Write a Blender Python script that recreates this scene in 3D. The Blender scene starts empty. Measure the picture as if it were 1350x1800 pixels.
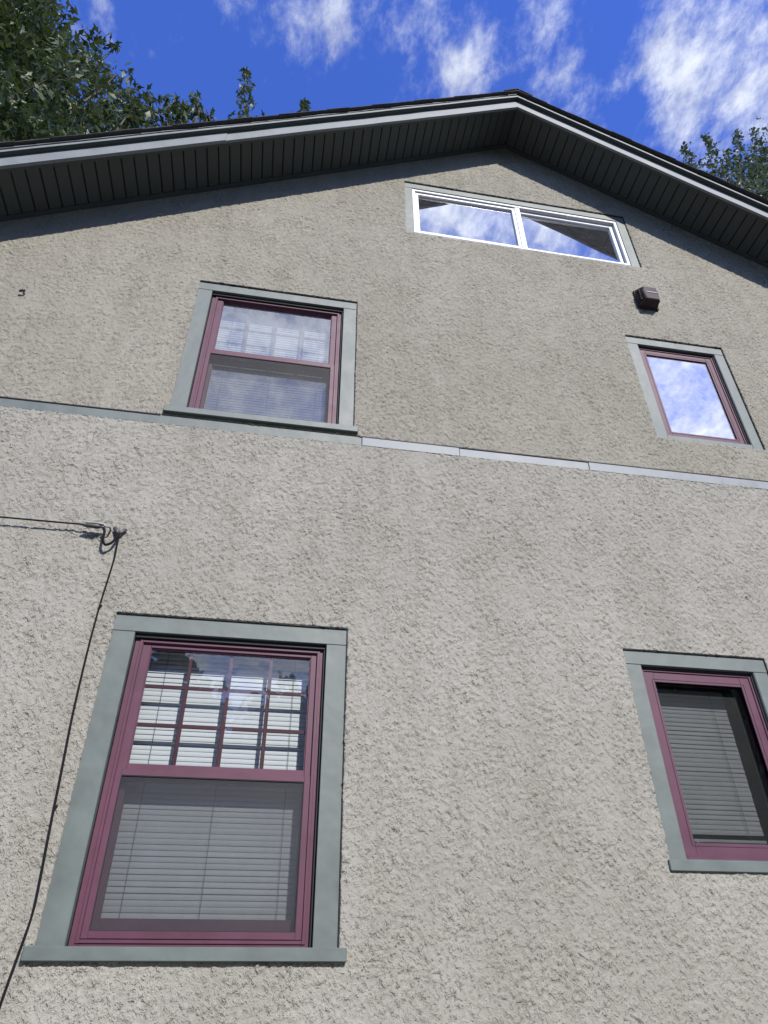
import bpy, bmesh, math, random
import numpy as np
from mathutils import Matrix, Vector

random.seed(7)
rng = np.random.default_rng(11)
scene = bpy.context.scene
EZ = 1.6                      # eye height: measurements below are relative to the eye

# ------------------------------------------------------------------ camera
F_PX = 1206.65
PITCH, YAW, ROLL = 0.62232, 0.17277, -0.00637
CAM = np.array([0.0, -2.954, EZ])
cd = bpy.data.cameras.new('camera')
cd.sensor_fit = 'VERTICAL'
cd.sensor_height = 36.0
cd.lens = 36.0 * F_PX / 1800.0
cd.clip_start = 0.05
cd.clip_end = 3000
cam = bpy.data.objects.new('camera', cd)
scene.collection.objects.link(cam)
cp, sp = math.cos(PITCH), math.sin(PITCH)
FW = np.array([math.sin(YAW) * cp, math.cos(YAW) * cp, sp])
RT = np.array([math.cos(YAW), -math.sin(YAW), 0.0])
UP = np.cross(RT, FW)
RT2 = RT * math.cos(ROLL) + UP * math.sin(ROLL)
UP2 = -RT * math.sin(ROLL) + UP * math.cos(ROLL)
M = Matrix(((RT2[0], UP2[0], -FW[0], CAM[0]), (RT2[1], UP2[1], -FW[1], CAM[1]),
            (RT2[2], UP2[2], -FW[2], CAM[2]), (0, 0, 0, 1)))
cam.matrix_world = M
scene.camera = cam

# ------------------------------------------------------------------ light
SUN = Vector((0.295, -1.0, 0.781)).normalized()
sd = bpy.data.lights.new('sun', 'SUN')
sd.energy = 4.9
sd.angle = math.radians(0.53)
sd.color = (1.0, 0.955, 0.89)
sun = bpy.data.objects.new('sun', sd)
sun.rotation_euler = SUN.to_track_quat('Z', 'Y').to_euler()
sun.location = (4, -12, 14)
scene.collection.objects.link(sun)

world = bpy.data.worlds.new('World')
scene.world = world
world.use_nodes = True
wn, wl = world.node_tree.nodes, world.node_tree.links
wn.clear()


def wnode(t, **kw):
    n = wn.new(t)
    for k, v in kw.items():
        setattr(n, k, v)
    return n


def wmath(op, a, b=None, c=None, clamp=False):
    n = wnode('ShaderNodeMath', operation=op, use_clamp=clamp)
    for i, q in enumerate((a, b, c)):
        if q is None:
            continue
        if isinstance(q, (int, float)):
            n.inputs[i].default_value = q
        else:
            wl.new(q, n.inputs[i])
    return n.outputs[0]


out = wnode('ShaderNodeOutputWorld')
bg = wnode('ShaderNodeBackground')
bg.inputs['Strength'].default_value = 0.15
sky = wnode('ShaderNodeTexSky', sky_type='NISHITA', sun_disc=False)
sky.sun_elevation = math.asin(SUN.z)
sky.sun_rotation = math.atan2(SUN.x, SUN.y)
sky.altitude = 300
sky.air_density = 1.0
sky.dust_density = 0.05
sky.ozone_density = 3.0
hs = wnode('ShaderNodeHueSaturation')
hs.inputs['Hue'].default_value = 0.525
hs.inputs['Saturation'].default_value = 1.25
hs.inputs['Value'].default_value = 1.42
wl.new(sky.outputs[0], hs.inputs['Color'])
tc = wnode('ShaderNodeTexCoord')
sep = wnode('ShaderNodeSeparateXYZ')
wl.new(tc.outputs['Generated'], sep.inputs[0])
zc = wmath('MAXIMUM', sep.outputs['Z'], 0.04)
cxn = wmath('DIVIDE', sep.outputs['X'], zc)
cyn = wmath('DIVIDE', sep.outputs['Y'], zc)
cmb = wnode('ShaderNodeCombineXYZ')
wl.new(cxn, cmb.inputs[0])
wl.new(cyn, cmb.inputs[1])


def wnoise(scale, detail, rough, dist, off):
    mp = wnode('ShaderNodeMapping')
    mp.inputs['Location'].default_value = off
    mp.inputs['Rotation'].default_value = (0, 0, math.radians(20))
    mp.inputs['Scale'].default_value = (1.25, 0.85, 1)
    wl.new(cmb.outputs[0], mp.inputs[0])
    n = wnode('ShaderNodeTexNoise')
    n.inputs['Scale'].default_value = scale
    n.inputs['Detail'].default_value = detail
    n.inputs['Roughness'].default_value = rough
    n.inputs['Distortion'].default_value = dist
    wl.new(mp.outputs[0], n.inputs['Vector'])
    return n.outputs[0]


big = wnoise(5.6, 4, 0.55, 0.15, (3.1, 1.7, 0))
fine = wnoise(19.0, 8, 0.66, 0.12, (0.4, 5.2, 2))
cov = wmath('ADD', wmath('MULTIPLY', big, 0.60), wmath('MULTIPLY', fine, 0.66))


def raydir(px, py):
    d = FW + (px - 675) / F_PX * RT2 - (py - 900) / F_PX * UP2
    return d


# the clouds that stand over the roof: each a patch at its own place on the cloud layer
for (px, py, rad, amp) in [(1120, 80, 0.04, 0.10), (1185, 55, 0.05, 0.10), (1210, 140, 0.045, 0.10), (1325, 50, 0.04, 0.12), (1325, 150, 0.045, 0.13), (1150, 130, .04, .08),
                           (735, 35, 0.045, 0.06), (800, 130, 0.03, 0.10), (840, 140, 0.035, 0.07), (960, 45, 0.045, 0.04), (1010, 120, 0.025, 0.13),
                           (195, 25, 0.04, 0.15), (450, 5, 0.045, 0.13), (585, 80, 0.03, 0.14), (580, 10, .04, .13), (1200, 225, 0.04, 0.13),
                           (1165, 660, -.10, .13), (1240, 765, -.09, .14), (490, 1160, -.5, .22), (850, 390, -.06, .17), (780, 370, -.04, .12), (960, 400, -.05, .15),
                           (440, 570, -.13, .17), (560, 590, -.12, .16), (400, 690, -.10, .14),
                           (660, 150, 0.06, -0.12), (330, 100, 0.09, -0.16), (1075, 60, 0.035, -0.14), (900, 90, 0.03, -.08), (1120, 170, .03, -.08)]:
    d = raydir(px, py)
    if rad < 0:               # a cloud the photo shows mirrored in a pane
        d, rad = d * np.array([1, -1, 1]), -rad
    X, Y = d[0] / d[2], d[1] / d[2]
    vd = wnode('ShaderNodeVectorMath', operation='DISTANCE')
    wl.new(cmb.outputs[0], vd.inputs[0])
    vd.inputs[1].default_value = (X, Y, 0)
    q = wmath('DIVIDE', vd.outputs['Value'], rad)
    g = wmath('EXPONENT', wmath('MULTIPLY', wmath('MULTIPLY', q, q), -0.7))
    cov = wmath('ADD', cov, wmath('MULTIPLY', g, amp * 1.25))
mr = wnode('ShaderNodeMapRange', interpolation_type='SMOOTHSTEP')
wl.new(cov, mr.inputs['Value'])
mr.inputs['From Min'].default_value = 0.61
mr.inputs['From Max'].default_value = 1.0
mr.inputs['To Max'].default_value = 0.84
shade = wnode('ShaderNodeMapRange')
wl.new(fine, shade.inputs['Value'])
shade.inputs['From Min'].default_value = 0.3
shade.inputs['From Max'].default_value = 0.7
shade.inputs['To Min'].default_value = 2.7
shade.inputs['To Max'].default_value = 4.3
sdot = wnode('ShaderNodeVectorMath', operation='DOT_PRODUCT')
wl.new(tc.outputs['Generated'], sdot.inputs[0])
sdot.inputs[1].default_value = SUN
glow = wmath('MULTIPLY_ADD', wmath('POWER', wmath('MAXIMUM', sdot.outputs['Value'], 0.0), 2.0), 1.7, 1.0)   # clouds scatter forward
cbr = wmath('MULTIPLY', shade.outputs[0], glow)
ccol = wnode('ShaderNodeVectorMath', operation='SCALE')
ccol.inputs[0].default_value = (0.86, 0.91, 1.0)
wl.new(cbr, ccol.inputs['Scale'])
mx = wnode('ShaderNodeMix', data_type='RGBA')
wl.new(mr.outputs[0], mx.inputs['Factor'])
wl.new(hs.outputs[0], mx.inputs['A'])
wl.new(ccol.outputs[0], mx.inputs['B'])
wl.new(mx.outputs['Result'], bg.inputs['Color'])
wl.new(bg.outputs[0], out.inputs['Surface'])

vs = scene.view_settings
vs.view_transform = 'Standard'
vs.look = 'None'
vs.exposure = 0.6
vs.gamma = 1.0
vs.use_curve_mapping = False
scene.cycles.transparent_max_bounces = 16
scene.cycles.max_bounces = 7
scene.cycles.diffuse_bounces = 3
scene.cycles.glossy_bounces = 4
world.cycles.sampling_method = 'NONE'

# ------------------------------------------------------------------ materials
MAT = {}


class NT:
    """small node helper"""

    def __init__(s, name):
        s.m = bpy.data.materials.new(name)
        s.m.use_nodes = True
        s.n, s.l = s.m.node_tree.nodes, s.m.node_tree.links
        s.b = s.n['Principled BSDF']
        s.o = s.n['Material Output']
        MAT[name] = s.m

    def node(s, t, **kw):
        n = s.n.new(t)
        for k, v in kw.items():
            setattr(n, k, v)
        return n

    def coord(s, kind='Object', scale=(1, 1, 1), rot=(0, 0, 0)):
        t = s.node('ShaderNodeTexCoord')
        mp = s.node('ShaderNodeMapping')
        mp.inputs['Scale'].default_value = scale
        mp.inputs['Rotation'].default_value = rot
        s.l.new(t.outputs[kind], mp.inputs[0])
        return mp.outputs[0]

    def noise(s, vec, scale, detail=2, rough=.5, dist=0, out=0):
        n = s.node('ShaderNodeTexNoise')
        n.inputs['Scale'].default_value = scale
        n.inputs['Detail'].default_value = detail
        n.inputs['Roughness'].default_value = rough
        n.inputs['Distortion'].default_value = dist
        s.l.new(vec, n.inputs['Vector'])
        return n.outputs[out]

    def rng(s, v, a, b, c, d, smooth=False):
        n = s.node('ShaderNodeMapRange')
        if smooth:
            n.interpolation_type = 'SMOOTHSTEP'
        s.l.new(v, n.inputs['Value'])
        for k, q in zip(('From Min', 'From Max', 'To Min', 'To Max'), (a, b, c, d)):
            n.inputs[k].default_value = q
        return n.outputs[0]

    def math(s, op, a, b=None, c=None):
        n = s.node('ShaderNodeMath', operation=op)
        for i, q in enumerate((a, b, c)):
            if q is None:
                continue
            if isinstance(q, (int, float)):
                n.inputs[i].default_value = q
            else:
                s.l.new(q, n.inputs[i])
        return n.outputs[0]

    def mix(s, f, a, b):
        n = s.node('ShaderNodeMix', data_type='RGBA')
        for k, q in (('Factor', f), ('A', a), ('B', b)):
            if isinstance(q, (int, float)):
                n.inputs[k].default_value = q
            elif isinstance(q, tuple):
                n.inputs[k].default_value = (*q, 1)
            else:
                s.l.new(q, n.inputs[k])
        return n.outputs['Result']

    def set(s, **kw):
        for k, v in kw.items():
            i = s.b.inputs[k.replace('_', ' ')]
            if isinstance(v, (int, float)):
                i.default_value = v
            elif isinstance(v, tuple):
                i.default_value = (*v, 1) if len(v) == 3 else v
            else:
                s.l.new(v, i)

    def bump(s, h, strength, dist):
        n = s.node('ShaderNodeBump')
        n.inputs['Strength'].default_value = strength
        n.inputs['Distance'].default_value = dist
        s.l.new(h, n.inputs['Height'])
        s.l.new(n.outputs[0], s.b.inputs['Normal'])


# stucco: dashed-on render, relief made by true displacement of the dense wall mesh plus bump
def stucco(name, ca, cb, dark):
    t = NT(name)
    v0 = t.coord()
    mt = t.node('ShaderNodeMapping', vector_type='TEXTURE')
    mt.inputs['Rotation'].default_value = (0, math.radians(-36), 0)
    mt.inputs['Scale'].default_value = (.92, 1, 1.45)      # trowelled grain, running down to the right
    t.l.new(v0, mt.inputs[0])
    v = mt.outputs[0]
    warp = t.noise(v, 14, 2, .5, 0, 1)
    wv = t.node('ShaderNodeVectorMath', operation='MULTIPLY_ADD')
    t.l.new(warp, wv.inputs[0])
    wv.inputs[1].default_value = (.018, .018, .018)
    t.l.new(v, wv.inputs[2])
    wvo = wv.outputs[0]
    # soft lumps plus short ledges left by the trowel: a sawtooth whose steps face down and to the left
    n1 = t.noise(wvo, 46, 3, .6, .1)
    lump = t.rng(n1, .32, .62, 0, 1, True)
    dp = t.node('ShaderNodeVectorMath', operation='DOT_PRODUCT')
    t.l.new(v0, dp.inputs[0])
    dp.inputs[1].default_value = (-40.0, 0, -33.0)
    ph = t.noise(wvo, 40, 3, .62, .2)
    saw = t.math('FRACT', t.math('ADD', t.math('MULTIPLY', ph, 6.0), dp.outputs['Value']))
    saw = t.math('POWER', saw, 2.2)
    m1 = t.noise(v0, 50, 2, .6, .2)
    saw = t.math('MULTIPLY', saw, t.rng(m1, .40, .57, 0, 1, True))
    n3 = t.noise(v0, 5.0, 3, .55, .3)
    amp = t.rng(n3, .32, .68, .55, 1.25)
    h = t.math('ADD', t.math('MULTIPLY', lump, .50), t.math('MULTIPLY', saw, .60))
    h = t.math('MULTIPLY', h, amp)
    dn = t.node('ShaderNodeDisplacement')
    dn.inputs['Midlevel'].default_value = .55
    dn.inputs['Scale'].default_value = .0095
    t.l.new(h, dn.inputs['Height'])
    t.l.new(dn.outputs[0], t.o.inputs['Displacement'])
    t.m.displacement_method = 'DISPLACEMENT'
    grit = t.noise(v0, 190, 3, .7, 0)
    t.bump(t.math('ADD', t.math('MULTIPLY', saw, amp), t.math('MULTIPLY', grit, .6)), 1.0, .0064)
    sp2 = t.noise(v0, 48, 3, .7, 0)
    stain = t.noise(t.coord(scale=(1.2, 1, .7)), 1.3, 5, .6, .4)
    c = t.mix(t.rng(stain, .35, .68, 0, 1), ca, cb)
    strk = t.noise(t.coord(scale=(3.2, 1, .35)), 2.2, 4, .6, .2)
    c = t.mix(t.rng(strk, .46, .74, 0, .50), c, dark)
    c = t.mix(t.rng(sp2, .60, .80, 0, .25), c, dark)
    t.set(Base_Color=c, Roughness=.92, Specular_IOR_Level=.25)


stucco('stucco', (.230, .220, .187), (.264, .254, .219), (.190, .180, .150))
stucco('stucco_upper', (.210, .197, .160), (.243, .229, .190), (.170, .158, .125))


def paint(name, col, rough=.4, var=.06, bump=.25, spec=.5, coat=0.0):
    t = NT(name)
    v = t.coord()
    n = t.noise(v, 4.5, 5, .62, .3)
    d = tuple(x * (1 - 2.2 * var) for x in col)
    l = tuple(min(1, x * (1 + 1.6 * var)) for x in col)
    c = t.mix(t.rng(n, .3, .7, 0, 1), d, l)
    sp_ = t.noise(v, 70, 3, .7, 0)
    c = t.mix(t.rng(sp_, .64, .74, 0, .35), c, tuple(x * .72 for x in col))
    t.set(Base_Color=c, Roughness=t.rng(n, .3, .7, rough - .06, rough + .08), Specular_IOR_Level=spec, Coat_Weight=coat)
    w = t.noise(v, 7, 2, .5, 0)
    w2 = t.noise(v, 420, 2, .5, 0)
    t.bump(t.math('ADD', w, t.math('MULTIPLY', w2, .04)), bump, .01)
    return t.m


paint('trim_paint', (.070, .087, .079), .58, .13, .5, .6)
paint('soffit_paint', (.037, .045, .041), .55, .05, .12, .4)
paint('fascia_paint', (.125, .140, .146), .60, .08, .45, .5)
paint('belt_sheen_paint', (.15, .165, .17), .58, .14, .5, .5)  # base colour lightened to carry the sun sheen on the right-hand boards
paint('maroon_paint', (.070, .023, .041), .50, .09, .15, .3)
paint('white_vinyl', (.55, .56, .58), .35, .03, .08, .5)
paint('blind_white', (.52, .555, .60), .5, .02, .0, .4)
paint('cord_white', (.16, .17, .18), .7, .02, .0, .2)
paint('vent_brown', (.026, .015, .017), .62, .10, .2, .3)
paint('dark_metal', (.035, .033, .032), .45, .10, .3, .5)
paint('bright_metal', (.20, .195, .19), .35, .08, .2, .6)
paint('cable_black', (.008, .0075, .008), .8, .08, .15, .12)
paint('gasket_shade_black', (.015, .015, .017), .6, .02, .0, .2)  # gaskets, and the black strips put in for shade and gaps
paint('interior', (.07, .068, .065), .9, .05, .0, .1)
paint('bark', (.085, .068, .052), .9, .2, .6, .2)

t = NT('shingle')
v = t.coord()
n = t.noise(v, 300, 2, .6)
t.set(Base_Color=t.mix(t.rng(n, .35, .65, 0, 1), (.022, .022, .024), (.075, .072, .070)), Roughness=.95, Specular_IOR_Level=.2)
t.bump(n, .5, .003)


def leafmat(name, c0, c1, c2, spec):
    t = NT(name)
    g = t.node('ShaderNodeNewGeometry')
    r = g.outputs['Random Per Island']
    c = t.mix(t.rng(r, 0, .6, 0, 1), c0, c1)
    c = t.mix(t.rng(r, .75, 1, 0, 1), c, c2)
    t.set(Base_Color=c, Roughness=.50, Specular_IOR_Level=spec)
    tr = t.node('ShaderNodeBsdfTranslucent')
    t.l.new(c, tr.inputs[0])
    ms = t.node('ShaderNodeMixShader')
    ms.inputs[0].default_value = .28
    t.l.new(t.b.outputs[0], ms.inputs[1])
    t.l.new(tr.outputs[0], ms.inputs[2])
    t.l.new(ms.outputs[0], t.o.inputs['Surface'])


leafmat('leaf_maple', (.030, .046, .013), (.052, .072, .019), (.090, .108, .042), .4)
leafmat('leaf_grey', (.045, .066, .036), (.068, .092, .050), (.11, .135, .085), .45)


def glassmat(name, gain, base, tint=(.93, .96, .95), rough=0.0, wav=.0, haze=0.0):
    """thin window glass: transmits straight, reflects by Fresnel (double glazing: stronger than one surface)"""
    t = NT(name)
    fr = t.node('ShaderNodeFresnel')
    fr.inputs['IOR'].default_value = 1.52
    tb = t.node('ShaderNodeBsdfTransparent')
    tb.inputs[0].default_value = (*tint, 1)
    gl = t.node('ShaderNodeBsdfGlossy')
    gl.inputs['Roughness'].default_value = rough
    gl.inputs['Color'].default_value = (.97, .98, 1, 1)
    if wav:
        v = t.coord()
        b = t.node('ShaderNodeBump')
        b.inputs['Strength'].default_value = wav
        b.inputs['Distance'].default_value = .01
        t.l.new(t.noise(v, 3.0, 1, .4), b.inputs['Height'])
        t.l.new(b.outputs[0], gl.inputs['Normal'])
    f = t.math('MINIMUM', t.math('MULTIPLY_ADD', fr.outputs[0], gain, base), .95)
    ms = t.node('ShaderNodeMixShader')
    t.l.new(f, ms.inputs[0])
    t.l.new(tb.outputs[0], ms.inputs[1])
    t.l.new(gl.outputs[0], ms.inputs[2])
    res = ms.outputs[0]
    if haze:                                        # pale haze mixed in to whiten the mirrored sky; frosting on glass_coated
        df = t.node('ShaderNodeBsdfDiffuse')
        df.inputs[0].default_value = (.42, .43, .46, 1)
        m2 = t.node('ShaderNodeMixShader')
        t.l.new(t.rng(t.noise(t.coord(), 16, 5, .65), .3, .7, haze * .6, haze * 1.4), m2.inputs[0])
        t.l.new(res, m2.inputs[1])
        t.l.new(df.outputs[0], m2.inputs[2])
        res = m2.outputs[0]
    t.l.new(res, t.o.inputs['Surface'])


glassmat('glass_clear', 1.5, .02, (.96, .98, .97), wav=.03)
glassmat('glass_upper', 2.3, .10, wav=.08, haze=.04)
glassmat('glass_coated', 3.0, .42, (.6, .66, .68), .02, .08, .42)
glassmat('glass_attic', 2.6, .28, (.8, .84, .86), .012, .08, .04)


def screenmat(name, fac, col):
    t = NT(name)
    v = t.coord()
    n = t.noise(v, 9, 3, .6)
    tb = t.node('ShaderNodeBsdfTransparent')
    t.set(Base_Color=col, Roughness=.6)
    ms = t.node('ShaderNodeMixShader')
    t.l.new(t.rng(n, .3, .7, fac - .03, fac + .03), ms.inputs[0])
    t.l.new(tb.outputs[0], ms.inputs[1])
    t.l.new(t.b.outputs[0], ms.inputs[2])
    t.l.new(ms.outputs[0], t.o.inputs['Surface'])


screenmat('insect_screen', .50, (.016, .019, .024))
screenmat('insect_screen_light', .34, (.03, .032, .037))

t = NT('grass_ground')
v = t.coord()
n = t.noise(v, .6, 6, .6)
n2 = t.noise(v, 40, 3, .7)
t.set(Base_Color=t.mix(t.math('MULTIPLY', n, n2), (.045, .075, .02), (.13, .15, .06)), Roughness=.95)
t = NT('asphalt')
v = t.coord()
n = t.noise(v, 3, 7, .65)
t.set(Base_Color=t.mix(n, (.10, .10, .098), (.17, .168, .16)), Roughness=.9)
t.bump(t.noise(v, 120, 3, .6), .3, .004)

# ------------------------------------------------------------------ mesh helpers
COL = scene.collection


def link(o, parent=None):
    COL.objects.link(o)
    if parent is not None:
        o.parent = parent
        o.matrix_parent_inverse = INV.get(parent.name, Matrix())
    return o


INV = {}


def empty(name, loc):
    o = bpy.data.objects.new(name, None)
    o.empty_display_size = .3
    o.location = loc
    COL.objects.link(o)
    INV[o.name] = Matrix.Translation(Vector(loc)).inverted()
    return o


def tag(o, label=None, cat=None, group=None, kind=None):
    for k, q in (('label', label), ('category', cat), ('group', group), ('kind', kind)):
        if q:
            o[k] = q
    return o


def add_box(bm, x0, x1, y0, y1, z0, z1, bev=0.0):
    z0 += EZ
    z1 += EZ
    vs_ = [bm.verts.new(p) for p in ((x0, y0, z0), (x1, y0, z0), (x1, y1, z0), (x0, y1, z0),
                                     (x0, y0, z1), (x1, y0, z1), (x1, y1, z1), (x0, y1, z1))]
    fs = [bm.faces.new([vs_[i] for i in q]) for q in ((3, 2, 1, 0), (4, 5, 6, 7), (0, 1, 5, 4), (1, 2, 6, 5), (2, 3, 7, 6), (3, 0, 4, 7))]
    if bev:
        es = set()
        for f in fs:
            es.update(f.edges)
        bmesh.ops.bevel(bm, geom=list(es), offset=bev, segments=1, affect='EDGES', profile=.5)


def mesh_of(name, bm, mat, smooth=False):
    me = bpy.data.meshes.new(name)
    bm.normal_update()
    bm.to_mesh(me)
    bm.free()
    if mat:
        me.materials.append(MAT[mat])
    if smooth:
        for p_ in me.polygons:
            p_.use_smooth = True
    return me


def obj(name, bm, mat, parent=None, smooth=False):
    o = bpy.data.objects.new(name, mesh_of(name, bm, mat, smooth))
    return link(o, parent)


def boxes(name, mat, parent, *bs, bev=0.0015):
    bm = bmesh.new()
    for b in bs:
        add_box(bm, *b, bev=bev)
    return obj(name, bm, mat, parent)


def ring(name, mat, parent, x0, x1, z0, z1, w, y0, y1, bev=.0015, wb=None, wt=None):
    """rectangular frame of four butted bars"""
    wb = w if wb is None else wb
    wt = w if wt is None else wt
    return boxes(name, mat, parent, (x0, x0 + w, y0, y1, z0, z1), (x1 - w, x1, y0, y1, z0, z1),
                 (x0 + w - .0003, x1 - w + .0003, y0 + .0006, y1, z1 - wt, z1 - .0006), (x0 + w - .0003, x1 - w + .0003, y0 + .0006, y1, z0 + .0006, z0 + wb), bev=bev)


def np_mesh(name, verts, faces, mat, smooth=False):
    """verts (n,3), faces (m,k) fast"""
    me = bpy.data.meshes.new(name)
    n, (m, k) = len(verts), faces.shape
    me.vertices.add(n)
    me.vertices.foreach_set('co', np.ascontiguousarray(verts, np.float32).ravel())
    me.loops.add(m * k)
    me.loops.foreach_set('vertex_index', np.ascontiguousarray(faces, np.int32).ravel())
    me.polygons.add(m)
    me.polygons.foreach_set('loop_start', np.arange(0, m * k, k, dtype=np.int32))
    me.polygons.foreach_set('loop_total', np.full(m, k, np.int32))
    if smooth:
        me.polygons.foreach_set('use_smooth', np.ones(m, bool))
    me.materials.append(MAT[mat])
    me.update(calc_edges=True)
    me.validate()
    return me


def tube_data(pts, radii, seg=8):
    pts = [Vector(p_) for p_ in pts]
    V, Fc = [], []
    ref = Vector((0.3, 0.2, 1)).normalized()
    for i, p_ in enumerate(pts):
        a = pts[max(0, i - 1)]
        b = pts[min(len(pts) - 1, i + 1)]
        d = (b - a).normalized()
        u = d.cross(ref)
        if u.length < .05:
            u = d.cross(Vector((1, 0, 0)))
        u.normalize()
        w = d.cross(u)
        for k in range(seg):
            an = 2 * math.pi * k / seg
            V.append(p_ + (u * math.cos(an) + w * math.sin(an)) * radii[i])
    for i in range(len(pts) - 1):
        for k in range(seg):
            k2 = (k + 1) % seg
            Fc.append((i * seg + k, i * seg + k2, (i + 1) * seg + k2, (i + 1) * seg + k))
    return V, Fc, seg


def tube(name, pts, radii, mat, parent=None, seg=8):
    if isinstance(radii, (int, float)):
        radii = [radii] * len(pts)
    V, Fc, s_ = tube_data(pts, radii, seg)
    n = len(V)
    Fc.append(tuple(range(s_ - 1, -1, -1)))
    Fc.append(tuple(range(n - s_, n)))
    me = bpy.data.meshes.new(name)
    me.from_pydata(V, [], Fc)
    for p_ in me.polygons:
        p_.use_smooth = True
    me.materials.append(MAT[mat])
    return link(bpy.data.objects.new(name, me), parent)


def smooth_path(pts, n=6):
    P = [np.array(p_, float) for p_ in pts]
    P = [2 * P[0] - P[1]] + P + [2 * P[-1] - P[-2]]
    o = []
    for i in range(1, len(P) - 2):
        for k in range(n):
            t_ = k / n
            a, b, c_, d = P[i - 1], P[i], P[i + 1], P[i + 2]
            o.append(.5 * ((2 * b) + (-a + c_) * t_ + (2 * a - 5 * b + 4 * c_ - d) * t_ ** 2 + (-a + 3 * b - 3 * c_ + d) * t_ ** 3))
    o.append(P[-2])
    return o


# ------------------------------------------------------------------ ground
bm = bmesh.new()
bmesh.ops.create_circle(bm, cap_ends=True, segments=64, radius=900)
tag(obj('ground', bm, 'grass_ground'), kind='structure')
bm = bmesh.new()
add_box(bm, -16, 14, -7.5, -.02, -EZ + .004, -EZ + .03, 0)
tag(obj('driveway', bm, 'asphalt'), kind='structure')

# ------------------------------------------------------------------ house
AX, AZ, SL = 1.659, 6.408, 0.594          # gable apex (soffit line on the wall) and roof slope
OV = 0.382                                # overhang to the fascia face
XL, XR = -2.95, 6.268
DEPTH = 8.2
house = empty('stucco_house', (AX, 0, 0))
tag(house, 'grey beige stucco gabled house with maroon windows and grey green trim', 'house')

# windows: casing outer rect (x0,x1,z0,z1)
WIN = dict(A=(-.714, .336, .150, 1.447), C=(-.704, .340, 2.690, 3.884), B=(2.290, 3.054, 2.936, 3.930),
           D=(1.725, 2.503, .462, 1.444), E=(.702, 2.636, 4.812, 5.541))
BELT0, BELT1 = 2.602, 2.664


def grid_wall(name, z0, z1, ypl, holes, gable):
    def lines(lo, hi, vis0, vis1, step, snaps):
        a = list(np.arange(lo, vis0, .06)) if vis0 > lo else []
        b = list(np.arange(max(lo, vis0), min(hi, vis1), step))
        c_ = list(np.arange(vis1, hi, .06)) if vis1 < hi else []
        L = np.array(a + b + c_ + [hi])
        for s_ in snaps:
            if lo < s_ < hi:
                L[np.argmin(abs(L - s_))] = s_
        return np.unique(np.round(L, 5))
    xs = lines(XL, XR, -2.35, 4.15, .0060 if z1 < 3 else .0070, [q for h_ in holes for q in h_[:2]])
    zs = lines(z0, z1, max(z0, -.55), z1, .0060 if z1 < 3 else .0080, [q for h_ in holes for q in h_[2:]])
    X, Z = np.meshgrid(xs, zs)
    nz, nx = X.shape
    V = np.stack([X, np.full_like(X, ypl), Z + EZ], -1).reshape(-1, 3)
    cx_ = (xs[:-1] + xs[1:]) / 2
    cz_ = (zs[:-1] + zs[1:]) / 2
    CX, CZ = np.meshgrid(cx_, cz_)
    keep = np.ones(CX.shape, bool)
    for (a, b, c_, d) in holes:
        keep &= ~((CX > a) & (CX < b) & (CZ > c_) & (CZ < d))
    if gable:
        keep &= CZ < AZ - SL * abs(CX - AX) + .03
    idx = np.arange(nz * nx).reshape(nz, nx)
    q = np.stack([idx[:-1, :-1], idx[:-1, 1:], idx[1:, 1:], idx[1:, :-1]], -1)[keep]
    # returns: boundary edges drawn back into the wall
    e = np.concatenate([q[:, [0, 1]], q[:, [1, 2]], q[:, [2, 3]], q[:, [3, 0]]])
    key = np.sort(e, 1)
    code = key[:, 0].astype(np.int64) * (nz * nx) + key[:, 1]
    u, inv, cnt = np.unique(code, return_inverse=True, return_counts=True)
    be = e[cnt[inv] == 1]
    used = np.unique(be)
    remap = np.full(nz * nx, -1)
    remap[used] = nz * nx + np.arange(len(used))
    back = V[used].copy()
    back[:, 1] = .03
    V = np.concatenate([V, back])
    rf = np.stack([be[:, 1], be[:, 0], remap[be[:, 0]], remap[be[:, 1]]], -1)
    q = np.concatenate([q, rf])
    un, iv = np.unique(q, return_inverse=True)
    V = V[un]
    q = iv.reshape(q.shape)
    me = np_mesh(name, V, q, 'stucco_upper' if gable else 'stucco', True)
    o = bpy.data.objects.new(name, me)
    return link(o, house)


lower = [WIN['A'], WIN['D']]
upper = [WIN['C'], WIN['B'], WIN['E']]
w1 = grid_wall('stucco_wall', -EZ, BELT0, -.0105, lower, False)
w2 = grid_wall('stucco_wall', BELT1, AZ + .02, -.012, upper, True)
w1['label'] = 'lower stucco wall below the belt board'
w2['label'] = 'upper stucco wall under the gable'

# other walls of the house (out of sight, they close the volume)
bm = bmesh.new()
hl = AZ - SL * (AX - XL)
add_box(bm, XL, XL + .15, .05, DEPTH, -EZ, hl)
add_box(bm, XR - .15, XR, .05, DEPTH, -EZ, hl)
vsb = [bm.verts.new((x, DEPTH, z + EZ)) for x, z in ((XL, -EZ), (XR, -EZ), (XR, hl), (AX, AZ), (XL, hl))]
bm.faces.new(vsb)
obj('side_wall', bm, 'interior', house)

# belt boards, one metal-wrapped length after another
bx_ = [XL, -2.15, .388, .966, 1.770, 4.6, XR]
for i in range(len(bx_) - 1):
    dy = (0, .0, -.003, .0005, -.0025, 0)[i]
    o = boxes('belt_board', 'trim_paint' if i < 2 else 'belt_sheen_paint', house,
              (bx_[i] + .0012, bx_[i + 1] - .0012, -.008 + dy, .05, BELT0 - .004, BELT1 + .006))

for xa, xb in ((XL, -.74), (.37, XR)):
    boxes('dark_gap_strip', 'gasket_shade_black', house, (xa, xb, -.0125, -.0045, BELT1 - .004, BELT1 + .003), bev=0)  # black strip put in to darken the gap above the belt

# ---- roof edge
CS = math.cos(math.atan(SL))
ANG = math.atan(SL)


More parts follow.
